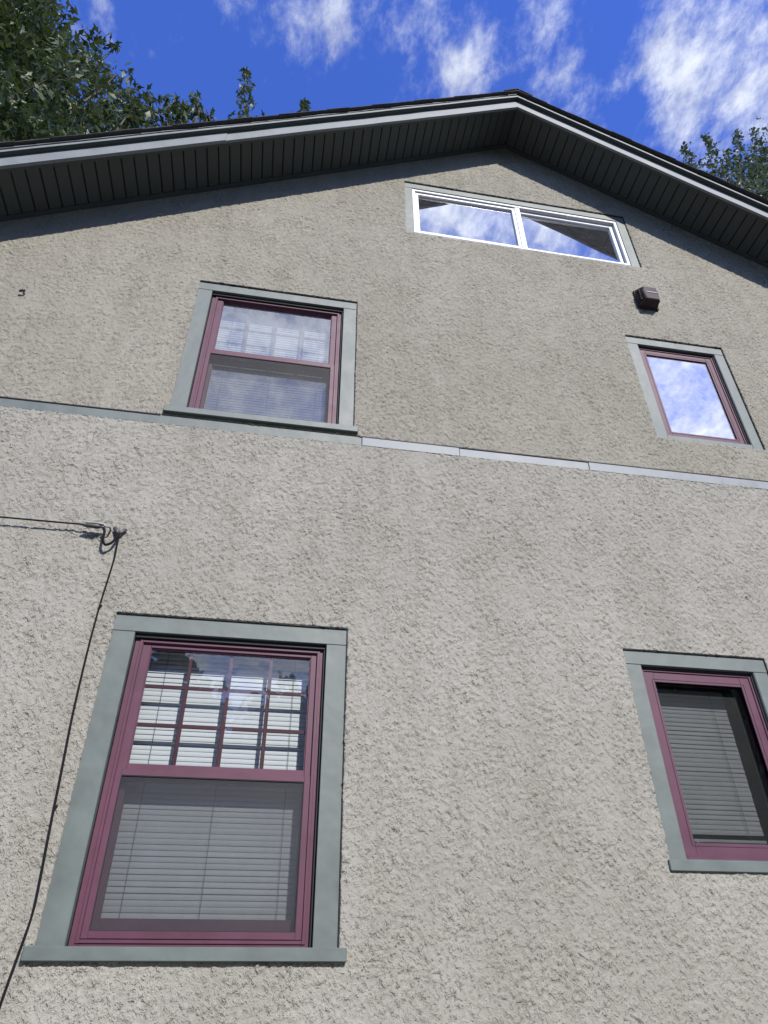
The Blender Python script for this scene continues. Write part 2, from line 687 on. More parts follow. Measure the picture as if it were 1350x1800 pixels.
def rake(name, mat, side, y0, y1, d0, d1, s0=0.0, s1=None, bev=.0015, wob=0.0, n=1):
    """a bar that follows the rake: y range, vertical offset range above the soffit line, s = horizontal run from the apex"""
    s1 = (AX - XL + .55) if s1 is None else s1
    bm = bmesh.new()
    n = max(1, n)
    prev = None
    for i in range(n + 1):
        s_ = s0 + (s1 - s0) * i / n
        x = AX + side * s_
        zz = AZ - SL * s_ + EZ
        w_ = wob * (random.random() - .5)
        w2_ = wob * (random.random() - .5)
        r_ = [bm.verts.new((x, y0 + w2_, zz + d0 + w_)), bm.verts.new((x, y1, zz + d0 + w_)),
              bm.verts.new((x, y1, zz + d1 + w_)), bm.verts.new((x, y0 + w2_, zz + d1 + w_))]
        if prev:
            for k in range(4):
                k2 = (k + 1) % 4
                bm.faces.new((prev[k], prev[k2], r_[k2], r_[k]))
        else:
            bm.faces.new(r_)
        prev = r_
    bm.faces.new(prev[::-1])
    bmesh.ops.recalc_face_normals(bm, faces=bm.faces)
    return obj(name, bm, mat, house)


RUN = AX - XL + .55
# fascia: on the left two lengths lapped at a seam, on the right one
rake('fascia_board', 'fascia_paint', -1, -OV, -OV + .02, -.033, .11, 0, 2.345, n=14, wob=.0025)
rake('fascia_board', 'fascia_paint', -1, -OV - .004, -OV + .018, -.0345, .1105, 2.335, RUN, n=14, wob=.0025)
rake('fascia_board', 'fascia_paint', 1, -OV, -OV + .02, -.033, .11, 0, RUN, n=20, wob=.0025)
for sd_ in (-1, 1):
    rake('rake_moulding', 'soffit_paint', sd_, -OV - .030, -OV + .03, .078, .104, 0, RUN, n=24, wob=.002)  # body painted dark to carry the shade on its underside
    rake('rake_cap', 'fascia_paint', sd_, -OV - .036, -OV - .0315, .080, .1035, 0, RUN, n=24, wob=.002)  # pale strip added as the lit front edge of the moulding
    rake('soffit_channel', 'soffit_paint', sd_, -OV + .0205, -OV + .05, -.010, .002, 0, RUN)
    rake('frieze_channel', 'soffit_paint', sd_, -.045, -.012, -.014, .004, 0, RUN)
rake('drip_edge', 'fascia_paint', -1, -OV - .040, -OV + .03, .112, .121, 0, RUN, n=40, wob=.006)
rake('drip_edge', 'dark_metal', 1, -OV - .036, -OV + .03, .108, .116, 0, RUN, n=40, wob=.002)

# soffit panels: one mesh, a copy for each V-grooved strip
PW = .0745
bm = bmesh.new()
hw = PW / CS / 2
prof = [(-hw, .014), (-hw + .0035, .014), (-hw + .0075, 0), (hw - .0045, 0), (hw - .001, .012), (hw, .014)]
rows = []
for (u_, w_) in prof:
    rows.append((bm.verts.new((u_, -OV + .03, w_)), bm.verts.new((u_, .02, w_))))
for a, b in zip(rows[:-1], rows[1:]):
    bm.faces.new((a[0], a[1], b[1], b[0]))
pm = mesh_of('soffit_panel', bm, 'soffit_paint')
soff = []
for sd_ in (-1, 1):
    n = int((RUN - .01) / PW)
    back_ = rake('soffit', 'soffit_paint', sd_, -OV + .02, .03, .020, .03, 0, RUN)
    INV[back_.name] = Matrix.Identity(4)
    for i in range(n):
        s_ = .004 + (i + .5) * PW
        o = bpy.data.objects.new('soffit_panel', pm)
        o.location = (AX + sd_ * s_, 0, AZ - SL * s_ + EZ + random.uniform(-.0012, .0012))
        o.rotation_euler = (random.uniform(-.003, .003), sd_ * ANG + random.uniform(-.006, .006), 0)
        COL.objects.link(o)
        o.parent = back_

# roof: deck and overlapping shingle courses
bm = bmesh.new()
for sd_ in (-1, 1):
    vv = []
    for (s_, dz) in ((0, .112), (RUN, .112), (RUN, .125), (0, .125)):
        for y in (-OV - .0, DEPTH + .3):
            vv.append(bm.verts.new((AX + sd_ * s_, y, AZ - SL * s_ + dz + EZ)))
    for q in ((0, 1, 3, 2), (4, 5, 7, 6), (2, 3, 5, 4), (0, 2, 4, 6), (1, 7, 5, 3)):
        bm.faces.new([vv[k] for k in q])
bmesh.ops.recalc_face_normals(bm, faces=bm.faces)
roof = obj('roof', bm, 'shingle', house)
EXPO = .135
cm = []
for k in range(4):
    bm = bmesh.new()
    L0, L1 = -.30 * EXPO, 1.12 * EXPO
    th = .006
    ys = np.concatenate([[-OV - .066 + random.uniform(-.003, .003)], np.linspace(.4, DEPTH + .33, 5)])
    lo = []
    for i, y in enumerate(ys):
        lo.append([bm.verts.new((L0, y, .004)), bm.verts.new((L1, y + (random.uniform(-.003, .003) if i == 0 else 0), .008)),
                   bm.verts.new((L1, y, .008 + th)), bm.verts.new((L0, y, .004 + th))])
    for a, b in zip(lo[:-1], lo[1:]):
        for q in range(4):
            bm.faces.new((a[q], a[(q + 1) % 4], b[(q + 1) % 4], b[q]))
    bm.faces.new(lo[0])
    bm.faces.new(lo[-1][::-1])
    bmesh.ops.recalc_face_normals(bm, faces=bm.faces)
    cm.append(mesh_of('shingle_course', bm, 'shingle'))
nC = int(RUN / CS / EXPO) + 1
for sd_ in (-1, 1):
    for i in range(nC):
        d = i * EXPO
        o = bpy.data.objects.new('shingle_course', cm[(i * 7 + i // 3) % 4])
        s_ = d * CS
        z = AZ - SL * s_ + .125 + EZ
        if sd_ > 0:
            mw = Matrix.Translation((AX + s_, 0, z)) @ Matrix.Rotation(ANG, 4, 'Y')
        else:
            mw = Matrix.Translation((AX - s_, 0, z)) @ Matrix.Rotation(-ANG, 4, 'Y') @ Matrix.Diagonal((-1, 1, 1, 1))
        o.matrix_world = mw
        COL.objects.link(o)
        o.parent = roof
# ridge cap
bm = bmesh.new()
for i in range(30):
    y0 = -OV - .068 + i * .29
    for sd_ in (-1, 1):
        a = [bm.verts.new((AX + sd_ * s_, y, AZ - SL * s_ + dz + EZ)) for s_, dz, y in
             ((0, .172, y0), (.13, .168, y0), (.13, .168, y0 + .31), (0, .164, y0 + .31))]
        b = [bm.verts.new((v_.co.x, v_.co.y, v_.co.z - .012)) for v_ in a]
        bm.faces.new(a)
        bm.faces.new(b[::-1])
        for k in range(4):
            bm.faces.new((a[k], a[(k + 1) % 4], b[(k + 1) % 4], b[k]))
bmesh.ops.recalc_face_normals(bm, faces=bm.faces)
link(bpy.data.objects.new('ridge_cap', mesh_of('ridge_cap', bm, 'shingle')), roof)
INV[roof.name] = Matrix.Identity(4)

# ------------------------------------------------------------------ windows
TR = 'trim_paint'


def sub(o, label=None):
    if label:
        o['label'] = label
    return o


def window_root(x0, x1, z0, z1, w, y0, y1, mat, label, wb=None):
    o = ring('window', mat, house, x0, x1, z0, z1, w, y0, y1, wb=wb)
    o['label'] = label
    INV[o.name] = INV[house.name]
    return o


def pchild(o, win):
    """re-parent a part as a sub-part of a window frame"""
    o.parent = win
    o.matrix_parent_inverse = Matrix.Identity(4)
    return o


def sheet(name, mat, win, x0, x1, y, z0, z1):
    bm = bmesh.new()
    add_box(bm, x0, x1, y, y + .003, z0, z1, 0)
    bm.faces.ensure_lookup_table()
    # one front sheet only: thin glass / mesh seen as a single surface
    for f in list(bm.faces):
        if abs(f.calc_center_median().y - y) > 1e-4:
            bm.faces.remove(f)
    for v_ in [v_ for v_ in bm.verts if not v_.link_faces]:
        bm.verts.remove(v_)
    return pchild(obj(name, bm, mat), win)


def B(name, mat, win, *bs, bev=.0015):
    return pchild(boxes(name, mat, None, *bs, bev=bev), win)


def RG(name, mat, win, *a, **k):
    return pchild(ring(name, mat, None, *a, **k), win)


def recess(win, x0, x1, z0, z1, y0=.10, y1=1.1):
    bm = bmesh.new()
    add_box(bm, x0 - .25, x1 + .25, .19, y1, z0 - .2, z1 + .25)
    bm.faces.ensure_lookup_table()
    for f in list(bm.faces):
        if abs(f.calc_center_median().y - .19) < 1e-4:
            bm.faces.remove(f)
    pchild(obj('room_recess', bm, 'interior'), win)
    # inner jambs
    bm = bmesh.new()
    add_box(bm, x0 - .3, x0 - .004, .125, .188, z0 - .25, z1 + .3)
    add_box(bm, x1 + .004, x1 + .3, .125, .188, z0 - .25, z1 + .3)
    add_box(bm, x0 - .0035, x1 + .0035, .125, .188, z1 + .004, z1 + .299)
    add_box(bm, x0 - .0035, x1 + .0035, .125, .188, z0 - .249, z0 - .004)
    pchild(obj('inner_jamb', bm, 'white_vinyl'), win)


def casing(win, outer, inner, head_over=True, bottom=True):
    (x0, x1, z0, z1), (a, b, c_, d) = outer, inner
    e = .006
    B('casing_board', TR, win, (x0 - e, x1 + e, 0.0, .045, d, z1 + e))
    B('casing_board', TR, win, (x0 - e, a, .0012, .045, z0 - e, d - .0012))
    B('casing_board', TR, win, (b, x1 + e, .0012, .045, z0 - e, d - .0012))
    B('dark_gap_strip', 'gasket_shade_black', win, (x0 - .002, x1 + .001, -.007, .0, z1 - .004, z1 + .004), bev=0)  # black strips put in to darken the gap above and right of the casing
    B('dark_gap_strip', 'gasket_shade_black', win, (x1 - .0028, x1 + .003, -.006, .001, z0 + .02, z1 - .005), bev=0)
    if bottom:
        B('casing_board', TR, win, (a + .0008, b - .0008, .002, .045, z0 - e, c_))


SLAT = {}


def blind(name, label, x0, x1, z0, z1, y, pitch=.0215, tilt=78, whole=False, cords=(), lab2=None):
    """venetian blind: head rail, slats, cords, bottom rail"""
    root = empty(name, ((x0 + x1) / 2, y, z0 + EZ))
    tag(root, label, 'window blind', 'venetian blinds behind the windows')
    L = x1 - x0
    cyc = []
    ta = math.radians(tilt)
    W = .0255

    def slat_geo(bm, cx, cz, dt=0):
        pr = []
        for k in range(5):
            q = (k / 4 - .5)
            u_ = q * W
            w_ = .0022 * (1 - (2 * q) ** 2)
            yy = u_ * math.cos(ta + dt) - w_ * math.sin(ta + dt)
            zz = u_ * math.sin(ta + dt) + w_ * math.cos(ta + dt)
            pr.append((yy, zz))
        ra = [bm.verts.new((cx - L / 2, yy, cz + zz)) for yy, zz in pr]
        rb = [bm.verts.new((cx + L / 2, yy, cz + zz)) for yy, zz in pr]
        for k in range(4):
            bm.faces.new((ra[k], rb[k], rb[k + 1], ra[k + 1]))
    zt = z1 - .03
    n = int((zt - z0 - .02) / pitch)
    if whole:
        bm = bmesh.new()
        for i in range(n):
            slat_geo(bm, 0, zt - (i + .6) * pitch + EZ, random.uniform(-.05, .05))
        for v_ in bm.verts:
            v_.co.x += (x0 + x1) / 2
            v_.co.y += y
        o = obj('slats', bm, 'blind_white', root, True)
        o['kind'] = 'stuff'
    else:
        bm = bmesh.new()
        slat_geo(bm, 0, 0)
        me = mesh_of('slat', bm, 'blind_white', True)
        for i in range(n):
            o = bpy.data.objects.new('slat', me)
            o.location = ((x0 + x1) / 2 + random.uniform(-.0008, .0008), y + random.uniform(-.0006, .0006), zt - (i + .6) * pitch + EZ)
            o.rotation_euler = (random.uniform(-.10, .10), random.uniform(-.0025, .0025), 0)
            link(o, root)
    boxes('head_rail', 'blind_white', root, (x0, x1, y - .013, y + .013, z1 - .028, z1))
    boxes('bottom_rail', 'blind_white', root, (x0, x1, y - .011, y + .011, z0, z0 + .013))
    for f in cords:
        xx = x0 + f * L
        boxes('cord', 'cord_white', root, (xx - .0009, xx + .0009, y - .0145, y - .013, z0 + .012, z1 - .02), bev=0)
    return root


def double_hung(key, inner, glass_top, meet, rows, label, blind_label, screen, bl, whole, sill, zbot):
    """maroon double-hung sash window in grey green casing"""
    a, b, c_, d = inner
    gm = 'glass_clear' if key == 'A' else 'glass_upper'
    win = window_root(a + .004, b - .004, c_, d - .003, .036, .034, .125, 'maroon_paint', label, wb=.03)
    B('head_shade_strip', 'gasket_shade_black', win, (a + .002, b - .002, .018, .0335, d - .020, d - .001))  # black strip added to draw the shade under the head casing
    B('jamb_shade_strip', 'gasket_shade_black', win, (b - .0105, b - .002, .020, .0335, c_ + .002, d - .021))  # black strip added to draw the shade beside the right casing
    casing(win, WIN[key], inner, bottom=False)
    # sill
    sx0, sx1, sz0, sz1, sy = sill
    B('sill', TR, win, (sx0, sx1, sy, .06, sz0, sz1), bev=.003)
    # frame stops: thin raised lip round the frame
    RG('frame_stop', 'maroon_paint', win, a + .026, b - .026, c_ + .012, d - .024, .012, .029, .05, bev=.001)
    gx0, gx1, gz0, gz1 = glass_top
    st = .040
    # upper sash
    RG('upper_sash', 'maroon_paint', win, gx0 - st, gx1 + st, meet, gz1 + .040, st, .042, .078, wb=gz0 - meet, wt=.040)
    RG('glazing_bead', 'maroon_paint', win, gx0 - .003, gx1 + .003, gz0 - .003, gz1 + .003, .007, .0475, .060, bev=.001)
    sheet('upper_pane', gm, win, gx0, gx1, .058, gz0, gz1)
    for k in (1, 2, 3):
        x = gx0 + (gx1 - gx0) * k / 4
        B('muntin', 'maroon_paint', win, (x - .0085, x + .0085, .064, .072, gz0 + .001, gz1 - .001))
    for k in range(1, rows):
        z = gz0 + (gz1 - gz0) * k / rows
        B('muntin', 'maroon_paint', win, (gx0 + .001, gx1 - .001, .0652, .0712, z - .0085, z + .0085))
    # lower sash, set back
    lx0, lx1 = gx0 - .040, gx1 + .040
    RG('lower_sash', 'maroon_paint', win, lx0, lx1, c_ + .032, meet + .018, .046, .082, .118, wb=.062, wt=.036)
    sheet('lower_pane', gm, win, lx0 + .046, lx1 - .046, .100, c_ + .094, meet - .018)
    for fx in (.27, .73):
        x = gx0 + (gx1 - gx0) * fx
        B('sash_lock', 'dark_metal', win, (x - .022, x + .022, .0785, .1, meet + .0185, meet + .033))
    # half screen in front of the lower sash
    RG('screen_frame', 'maroon_paint', win, a + .040, b - .040, c_ + .026, meet + .012, .024, .030, .041, bev=.001)
    RG('screen_gasket', 'gasket_shade_black', win, a + .0635, b - .0635, c_ + .0495, meet - .0115, .003, .0315, .040, bev=0)
    sheet('insect_screen', screen, win, a + .064, b - .064, .036, c_ + .050, meet - .012)
    recess(win, a + .03, b - .03, c_ + .02, d - .03)
    blind('window_blind', blind_label, gx0 - .022 + bl[0], gx1 + .024 + bl[1], c_ + .078, d - .012, .141, whole=whole, cords=(.12, .5, .88))
    return win


double_hung('A', (-.618, .241, .168, 1.364), (-.543, .175, .800, 1.309), .765, 3,
            'large maroon double-hung window with a twelve-light upper sash', 'lit white venetian blind behind the largest window, lower left',
            'insect_screen', (0, 0), False, (-.744, .364, .124, .168, -.030), .17)
double_hung('C', (-.616, .250, 2.722, 3.811), (-.541, .176, 3.303, 3.766), 3.262, 2,
            'maroon double-hung window standing on the belt board', 'pale venetian blind behind the upstairs double-hung window',
            'insect_screen_light', (0, 0), True, (-.728, .362, 2.678, 2.722, -.034), 2.72)


def picture_window(key, inner, sash, glass, label, gmat, sill=None, scr=None):
    a, b, c_, d = inner
    win = window_root(a + .003, b - .003, c_ + .002, d - .003, .020, .024, .12, 'maroon_paint', label)
    casing(win, WIN[key], inner)
    RG('casing_liner', TR, win, a, b, c_, d, .0028, .004, .03, bev=.0005)
    RG('sash', 'maroon_paint', win, a + .012, b - .012, c_ + .010, d - .012, sash, .030, .075)
    gx0, gx1, gz0, gz1 = a + .012 + sash, b - .012 - sash, c_ + .010 + sash, d - .012 - sash
    RG('glazing_bead', 'maroon_paint', win, gx0 - .013, gx1 + .013, gz0 - .013, gz1 + .013, .013, .034, .060, bev=.002)
    RG('gasket', 'gasket_shade_black', win, gx0 - .0145, gx1 + .0145, gz0 - .0145, gz1 + .0145, .0018, .0285, .05, bev=0)
    sheet('pane', gmat, win, gx0, gx1, .042, gz0, gz1)
    B('head_shade_strip', 'gasket_shade_black', win, (a + .004, b - .004, .017, .0235, d - .013, d - .0035))  # black strip in place of the shade below the head
    B('jamb_shade_strip', 'gasket_shade_black', win, (b - .012, b - .0035, .017, .0235, c_ + .006, d - .014))  # black strip in place of the shade down the right jamb
    if scr:
        sheet('insect_screen', scr, win, gx0, gx1, .080, gz0, gz1)
    if sill:
        B('sill', TR, win, sill, bev=.003)
    recess(win, a + .02, b - .02, c_ + .02, d - .02)
    return win, (gx0, gx1, gz0, gz1)


wb_, g = picture_window('B', (2.376, 2.980, 2.980, 3.858), .055, None, 'small maroon framed window mirroring the cloudy sky', 'glass_coated')
wd_, g = picture_window('D', (1.806, 2.424, .492, 1.368), .062, None, 'maroon framed window with a grey blind at the right edge of the house', 'glass_clear',
                        (1.712, 2.516, -.020, .05, .444, .488), 'insect_screen')
blind('window_blind', 'grey venetian blind behind the lower right window', g[0] - .03, g[1] - .045, g[2] + .022, g[3] + .005, .141, cords=(.13, .82))

# attic slider
a, b, c_, d = .766, 2.558, 4.842, 5.470
we = window_root(a + .002, b - .002, c_ + .002, d - .002, .022, .006, .10, 'white_vinyl', 'white two-pane sliding attic window under the gable')
casing(we, WIN['E'], (a, b, c_ + .002, d))
xm = 1.660
RG('sash', 'white_vinyl', we, a + .0245, xm - .008, c_ + .0245, d - .0245, .030, .018, .05)
RG('sash', 'white_vinyl', we, xm - .006, b - .0245, c_ + .0245, d - .0245, .034, .034, .066)
B('mullion', 'white_vinyl', we, (xm - .012, xm + .030, .010, .0335, c_ + .0235, d - .0235))
RG('screen_track', 'bright_metal', we, a + .0235, b - .0235, c_ + .0235, d - .0235, .004, .009, .0175, bev=.0005)
sheet('pane', 'glass_attic', we, a + .05, xm - .03, .036, c_ + .05, d - .05)
sheet('pane', 'glass_attic', we, xm + .025, b - .055, .050, c_ + .055, d - .055)
recess(we, a + .02, b - .02, c_ + .02, d - .02)

# ------------------------------------------------------------------ things on the wall
# exhaust vent hood
vx, vz = 2.552, 4.36
vent = empty('exhaust_vent', (vx, -.02, vz + EZ))
tag(vent, 'dark brown louvred exhaust vent hood on the upper stucco', 'vent')
boxes('base_plate', 'vent_brown', vent, (vx - .082, vx + .085, -.030, -.012, vz - .100, vz + .100), bev=.004)
bm = bmesh.new()
rear = [(-.070, -.095), (.070, -.095), (.082, .0), (.072, .095), (-.072, .095), (-.082, .0)]
front = [(-.052, -.085), (.052, -.085), (.060, -.01), (.052, .055), (-.052, .055), (-.060, -.01)]
r0 = [bm.verts.new((vx + x, -.034, vz + z + EZ)) for x, z in rear]
r1 = [bm.verts.new((vx + x, -.105, vz + z + EZ)) for x, z in front]
for k in range(6):
    bm.faces.new((r0[k], r0[(k + 1) % 6], r1[(k + 1) % 6], r1[k]))
bm.faces.new(r1)
bmesh.ops.recalc_face_normals(bm, faces=bm.faces)
bmesh.ops.bevel(bm, geom=list(bm.edges), offset=.004, segments=2, affect='EDGES')
obj('hood', bm, 'vent_brown', vent)
for k in range(5):
    z = vz - .060 + k * .024
    for sgn in (-1, 1):
        bm = bmesh.new()
        x_a, x_b = vx + sgn * .060, vx + sgn * .079
        add_box(bm, min(x_a, x_b), max(x_a, x_b), -.075, -.042, z, z + .008, .001)
        obj('louvre', bm, 'vent_brown', vent)
boxes('louvre', 'bright_metal', vent, (vx - .04, vx + .048, -.1085, -.104, vz - .013, vz - .005), bev=.001)

# rusty hook high on the left
hx, hz = -1.70, 3.53
hook = empty('wall_hook', (hx, -.02, hz + EZ))
tag(hook, 'small black metal hook sticking out of the upper left stucco', 'hook')
tube('shank', smooth_path([(hx - .014, .0, hz + EZ + .026), (hx - .002, -.018, hz + EZ + .012), (hx + .010, -.032, hz + EZ - .002), (hx - .006, -.034, hz + EZ - .010), (hx - .022, -.026, hz + EZ - .014)], 4), [.005] * 9 + [.008] * 6 + [.006, .003], 'dark_metal', hook)

# service cable: span to the left, clamp, drip loop, drop to the ground
P = lambda x, y, z: (x, y, z + EZ)
bracket = empty('cable_bracket', P(-.79, -.01, 1.86))
tag(bracket, 'small dark bracket screwed to the stucco where the black cable turns down', 'bracket')
tube('plate', [P(-.815, -.022, 1.885), P(-.797, -.028, 1.862), P(-.790, -.030, 1.845)], [.011, .013, .007], 'dark_metal', bracket)
tube('arm', [P(-.762, -.020, 1.884), P(-.777, -.028, 1.862), P(-.790, -.032, 1.842)], [.008, .007, .006], 'dark_metal', bracket)
tube('screw_eye', smooth_path([P(-.835, -.01, 1.872), P(-.832, -.045, 1.873), P(-.846, -.058, 1.868), P(-.856, -.046, 1.872)], 4), .0045, 'bright_metal', bracket)
clamp = empty('wedge_clamp', P(-.90, -.05, 1.875))
tag(clamp, 'grey metal wedge clamp gripping the cable beside the bracket', 'clamp')
tube('bail', smooth_path([P(-.853, -.047, 1.874), P(-.862, -.05, 1.882), P(-.90, -.052, 1.886), P(-.945, -.053, 1.884)], 4), .0035, 'bright_metal', clamp)
tube('shell', [P(-.868, -.05, 1.868), P(-.89, -.052, 1.868), P(-.935, -.053, 1.868), P(-.955, -.053, 1.866)], [.006, .012, .010, .004], 'dark_metal', clamp)
cable = empty('service_cable', P(-.79, -.02, -EZ))
tag(cable, 'thin black cable strung from the left and dropping down beside the large window', 'cable')
span = [P(-.86, -.05, 1.880)]
for x in (-.96, -1.34, -2.4, -4, -7, -11, -16):
    span.append(P(x, -.040 + .004 * (x + .9), 1.880 + (x + .9) * .002 + .0022 * (x + .9) ** 2))
tube('span', smooth_path(span, 4), .0040, 'cable_black', cable)
tube('drip_loop', smooth_path([P(-.862, -.048, 1.866), P(-.850, -.05, 1.845), P(-.847, -.048, 1.80), P(-.832, -.044, 1.775), P(-.808, -.040, 1.79), P(-.792, -.036, 1.825), P(-.786, -.033, 1.85)], 5), .0062, 'cable_black', cable)
drop = [P(-.785, -.034, 1.853), P(-.783, -.028, 1.78), P(-.781, -.024, 1.70), P(-.790, -.022, 1.48), P(-.791, -.022, 1.26), P(-.783, -.024, .98), P(-.768, -.026, .74),
        P(-.757, -.028, .55), P(-.744, -.030, .36), P(-.741, -.032, .26), P(-.752, -.034, .15), P(-.762, -.036, .06), P(-.772, -.038, -.05), P(-.80, -.040, -.4), P(-.81, -.036, -1.0), P(-.81, -.03, -EZ)]
tube('drop', smooth_path(drop, 5), .0044, 'cable_black', cable)
for z, x in ((1.47, -.790), (.62, -.760)):
    boxes('clip', 'dark_metal', cable, (x - .006, x + .007, -.029, -.005, z - .003, z + .003), bev=.001)

# ------------------------------------------------------------------ trees
MAPLE = np.array([(0, -.55), (.07, -.20), (.30, -.30), (.17, -.04), (.50, .20), (.15, .14), (.11, .32), (0, .72), (-.11, .32), (-.15, .14), (-.50, .20), (-.17, -.04), (-.30, -.30), (-.07, -.20)])
LEAFLET = np.array([(0, -.6), (.17, -.22), (.34, .02), (.13, .12), (.10, .34), (0, .75), (-.10, .34), (-.13, .12), (-.30, .06), (-.17, -.22)])
SIMPLE = np.array([(0, -.5), (.26, -.12), (.20, .22), (0, .55), (-.20, .22), (-.26, -.12)])


def leaf_mesh(name, pos, size, shape, mat, droop=.5):
    n = len(pos)
    k = len(shape)
    # leaf frame: normal mostly upwards and outwards, tip hanging
    nrm = rng.normal(size=(n, 3)) * .75 + np.array([0, -.25, .75])
    nrm /= np.linalg.norm(nrm, axis=1)[:, None]
    tip = rng.normal(size=(n, 3)) + np.array([0, 0, -droop])
    tip -= (tip * nrm).sum(1)[:, None] * nrm
    tip /= np.linalg.norm(tip, axis=1)[:, None]
    sd_ = np.cross(tip, nrm)
    s_ = (size * rng.uniform(.65, 1.25, n))[:, None, None]
    sh = np.concatenate([[(0, 0)], shape])
    curl = -.35 * (sh[:, 0] ** 2 + .5 * sh[:, 1] ** 2)
    V = pos[:, None, :] + s_ * (sh[None, :, 0, None] * sd_[:, None, :] + sh[None, :, 1, None] * tip[:, None, :] + curl[None, :, None] * nrm[:, None, :])
    base = (np.arange(n) * (k + 1))[:, None, None]
    tri = np.array([(0, 1 + i, 1 + (i + 1) % k) for i in range(k)])[None]
    F_ = (base + tri).reshape(-1, 3)
    return np_mesh(name, V.reshape(-1, 3), F_, mat)


def proj(P_):
    d = P_ - CAM
    Z = d @ FW
    return np.stack([675 + F_PX * (d @ RT2) / Z, 900 - F_PX * (d @ UP2) / Z], -1), Z


def inside(poly, q):
    r_ = np.zeros(len(q), bool)
    m = len(poly)
    for i in range(m):
        x1, y1 = poly[i]
        x2, y2 = poly[(i + 1) % m]
        c_ = ((y1 > q[:, 1]) != (y2 > q[:, 1])) & (q[:, 0] < (x2 - x1) * (q[:, 1] - y1) / (y2 - y1 + 1e-9) + x1)
        r_ ^= c_
    return r_


def at(px, py, dy):
    d = raydir(px, py)
    return CAM + d * (dy / d[1])


def limb(name, tree, pts, r0, r1, seg=7):
    pp = smooth_path(pts, 5)
    n = len(pp)
    return tube(name, pp, [r0 + (r1 - r0) * i / (n - 1) for i in range(n)], 'bark', tree, seg)


def shoot(px0, py0, px1, py1, dy, wid, n):
    """a leafy leader between two points; returns leaf positions and its stem"""
    n = int(n * 1.6)
    a, b = at(px0, py0, dy), at(px1, py1, dy)
    t_ = rng.uniform(-.25, 1, n)
    bend = rng.normal(size=3) * .06
    P_ = a + (b - a) * t_[:, None] + bend * np.sin(t_ * 3)[:, None]
    w_ = wid * (1.05 - .75 * np.clip(t_, 0, 1))
    return P_ + rng.normal(size=(n, 3)) * w_[:, None], (a + (a - b) * .6, a, b)


def big_tree(name, label, trunk, crown_c, crown_r, n_clump, leaf_n, clump_r, size, mat, shape, poly=None, shoots=(), limbs=8, group=None, tr=.28, fill=(), core=0):
    root = empty(name, (trunk[0], trunk[1], 0))
    tag(root, label, 'tree', group)
    top = np.array(crown_c) + np.array([0, 0, crown_r[2] * .45])
    base = np.array([trunk[0], trunk[1], 0.0])
    mid = base + (top - base) * .45 + np.array([.2, .1, 0])
    limb('trunk', root, [base, base + (mid - base) * .5 + np.array([.1, -.05, 0]), mid, top], tr, .05, 12)
    # clump centres through the crown, denser near its surface
    C_ = []
    while len(C_) < n_clump:
        u_ = rng.normal(size=3)
        u_ /= np.linalg.norm(u_)
        r_ = rng.uniform(.25, 1) ** .45
        c_ = np.array(crown_c) + u_ * r_ * np.array(crown_r)
        if poly is not None:
            q, Z = proj(c_[None])
            if Z[0] > 0 and -200 < q[0, 0] < 1450 and -260 < q[0, 1] < 700 and not inside(poly, q)[0]:
                continue
        C_.append(c_)
    for (poly2, d0, d1, m_) in fill:
        k_ = 0
        lo, hi = np.min(poly2, 0), np.max(poly2, 0)
        while k_ < m_:
            q = rng.uniform(lo, hi)
            if inside(poly2, q[None])[0]:
                C_.append(at(q[0], q[1], rng.uniform(d0, d1)))
                k_ += 1
    C_ = np.array(C_)
    pos = np.repeat(C_, leaf_n, 0)
    off = rng.normal(size=pos.shape)
    off /= np.linalg.norm(off, axis=1)[:, None]
    off *= (rng.uniform(0, 1, len(pos)) ** .6)[:, None] * clump_r * np.repeat(rng.uniform(.6, 1.3, len(C_)), leaf_n)[:, None]
    pos = pos + off * np.array([1, 1, .8])
    stems = []
    for s_ in shoots:
        p_, st = shoot(*s_)
        pos = np.concatenate([pos, p_])
        stems.append(st)
    sz = np.full(len(pos), size)
    if core:                       # the shaded heart of a dense crown: fewer, larger leaf sprays
        u_ = rng.normal(size=(core, 3))
        u_ /= np.linalg.norm(u_, axis=1)[:, None]
        pos = np.concatenate([pos, np.array(crown_c) + u_ * (rng.uniform(0, 1, core) ** .45)[:, None] * np.array(crown_r) * np.array([.98, .7, .84])])
        sz = np.concatenate([sz, np.full(core, 1.1)])
    crown = link(bpy.data.objects.new('crown', leaf_mesh('crown', pos, sz, shape, mat)), root)
    # limbs reach from the trunk into the clumps
    for k in range(limbs):
        e = C_[rng.integers(len(C_))]
        f = rng.uniform(.3, .85)
        a = mid + (top - mid) * f if rng.random() < .7 else base + (mid - base) * rng.uniform(.7, 1)
        m_ = a + (e - a) * .5 + np.array([0, 0, .35])
        limb('branch', root, [a, m_, e], .075, .012)
    V, Fc = [], []
    cs_ = C_[rng.permutation(len(C_))[:90]]
    segs = [(c_ + (np.array(mid) - c_) * .22, c_ + rng.normal(size=3) * .15) for c_ in cs_]
    segs += [(st[0], st[2]) for st in stems]
    for a, b in segs:
        v_, f_, _ = tube_data([a, (a + b) / 2 + rng.normal(size=3) * .03, b], [.016, .011, .004], 5)
        o_ = len(V)
        V += v_
        Fc += [tuple(i + o_ for i in f) for f in f_]
    me = bpy.data.meshes.new('twigs')
    me.from_pydata(V, [], Fc)
    me.materials.append(MAT['bark'])
    o = link(bpy.data.objects.new('twigs', me), root)
    o['kind'] = 'stuff'
    return root


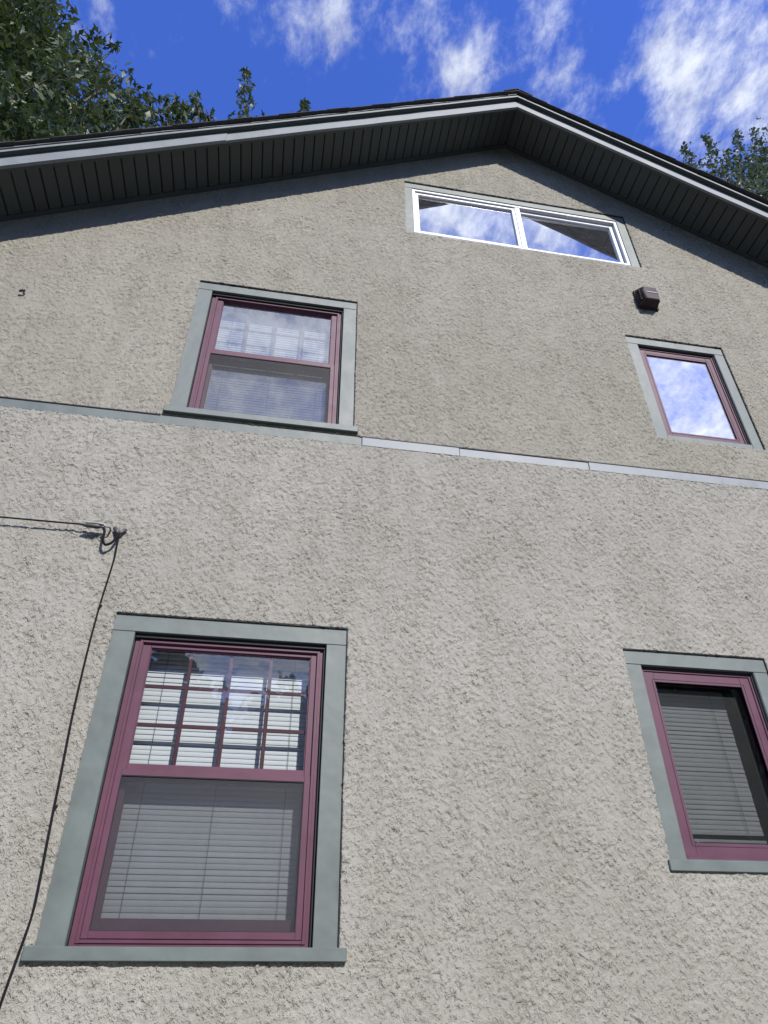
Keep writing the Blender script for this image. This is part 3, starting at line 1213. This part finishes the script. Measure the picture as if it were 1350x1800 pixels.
POLY_L = [(-900, -900), (95, -900), (98, -20), (98, 30), (110, 80), (160, 85), (185, 100), (165, 130), (140, 150), (150, 180), (205, 190), (215, 215), (190, 260), (0, 330), (-900, 500)]
big_tree('maple_tree', 'dense dark green maple overhanging the roof at the upper left', (-7.2, 2.6), (-6.3, 2.3, 11.6), (4.6, 3.6, 5.6), 380, 78, .48, .102,
         'leaf_maple', LEAFLET, POLY_L,
         shoots=[(232, 215, 226, 158, 4.6, .10, 46), (262, 214, 268, 176, 4.9, .09, 40), (292, 212, 282, 172, 5.0, .10, 46), (318, 210, 306, 174, 5.0, .09, 40),
                 (338, 208, 340, 165, 5.0, .10, 44), (358, 206, 350, 190, 5.0, .07, 20), (372, 212, 371, 201, 5.0, .03, 8), (205, 230, 240, 180, 4.4, .12, 60),
                 (150, 120, 205, 82, 4.3, .10, 46), (170, 160, 205, 130, 4.3, .09, 40), (250, 225, 245, 190, 4.7, .10, 46),
                 (432, 212, 432, 120, 6.2, .115, 150), (531, 200, 530, 180, 6.0, .075, 40), (300, 220, 330, 195, 5.0, .10, 50)], limbs=12,
         fill=[([(-160, -120), (85, -120), (80, 50), (135, 95), (155, 115), (115, 150), (165, 205), (140, 265), (0, 300), (-160, 320)], 3.7, 5.6, 240), ([(150, 175), (215, 165), (238, 190), (240, 225), (150, 240)], 4.2, 5.0, 9)])
POLY_R = [(1305, 360), (1298, 320), (1300, 270), (1330, 262), (1345, 240), (1420, 100), (1600, -400), (2600, -400), (2600, 1500), (1500, 700)]
big_tree('ash_tree', 'grey green tree showing its upright shoots above the right roof edge', (11.6, 4.4), (11.4, 3.9, 14.2), (3.2, 2.6, 4.6), 420, 34, .45, .10,
         'leaf_grey', SIMPLE, POLY_R,
         shoots=[(1228, 300, 1203, 258, 6.0, .11, 90), (1250, 305, 1236, 238, 6.0, .09, 110), (1262, 310, 1276, 268, 6.0, .10, 70), (1300, 330, 1294, 230, 6.0, .13, 170),
                 (1318, 330, 1324, 228, 6.1, .14, 170), (1340, 340, 1345, 260, 6.0, .16, 170), (1276, 318, 1270, 290, 6.0, .10, 60), (1352, 240, 1350, 222, 6.0, .06, 16),
                 (1290, 330, 1290, 280, 6.1, .13, 110), (1330, 350, 1335, 290, 6.0, .18, 200)], limbs=8,
         fill=[([(1300, 290), (1350, 275), (1450, 260), (1450, 400), (1310, 360)], 5.6, 6.8, 60)])
# trees across the drive: seen mirrored in the window glass
for k, (x, y, zc_, rr, lab) in enumerate([(-4.6, -20.5, 7.0, (3.9, 3.0, 5.4), 'leafy tree mirrored at the top of the large window'),
                                         (1.6, -22.5, 6.2, (4.2, 3.0, 5.2), 'broad tree mirrored in the right half of the large window'),
                                         (9.5, -22, 6.6, (4.6, 3.0, 5.6), 'tree mirrored in the upper part of the lower right window'),
                                         (17.5, -22, 7.6, (5.0, 3.2, 6.6), 'tree mirrored in the right half of the lower right window'),
                                         (-12.5, -22, 5.8, (4.6, 3.0, 4.8), 'outermost tree of the row across the drive')]):
    big_tree('garden_tree', lab, (x, y), (x, y, zc_), rr, 300, 26, 1.05, .46, 'leaf_maple', SIMPLE, None, (), 5, 'trees across the drive', .2, core=1500)
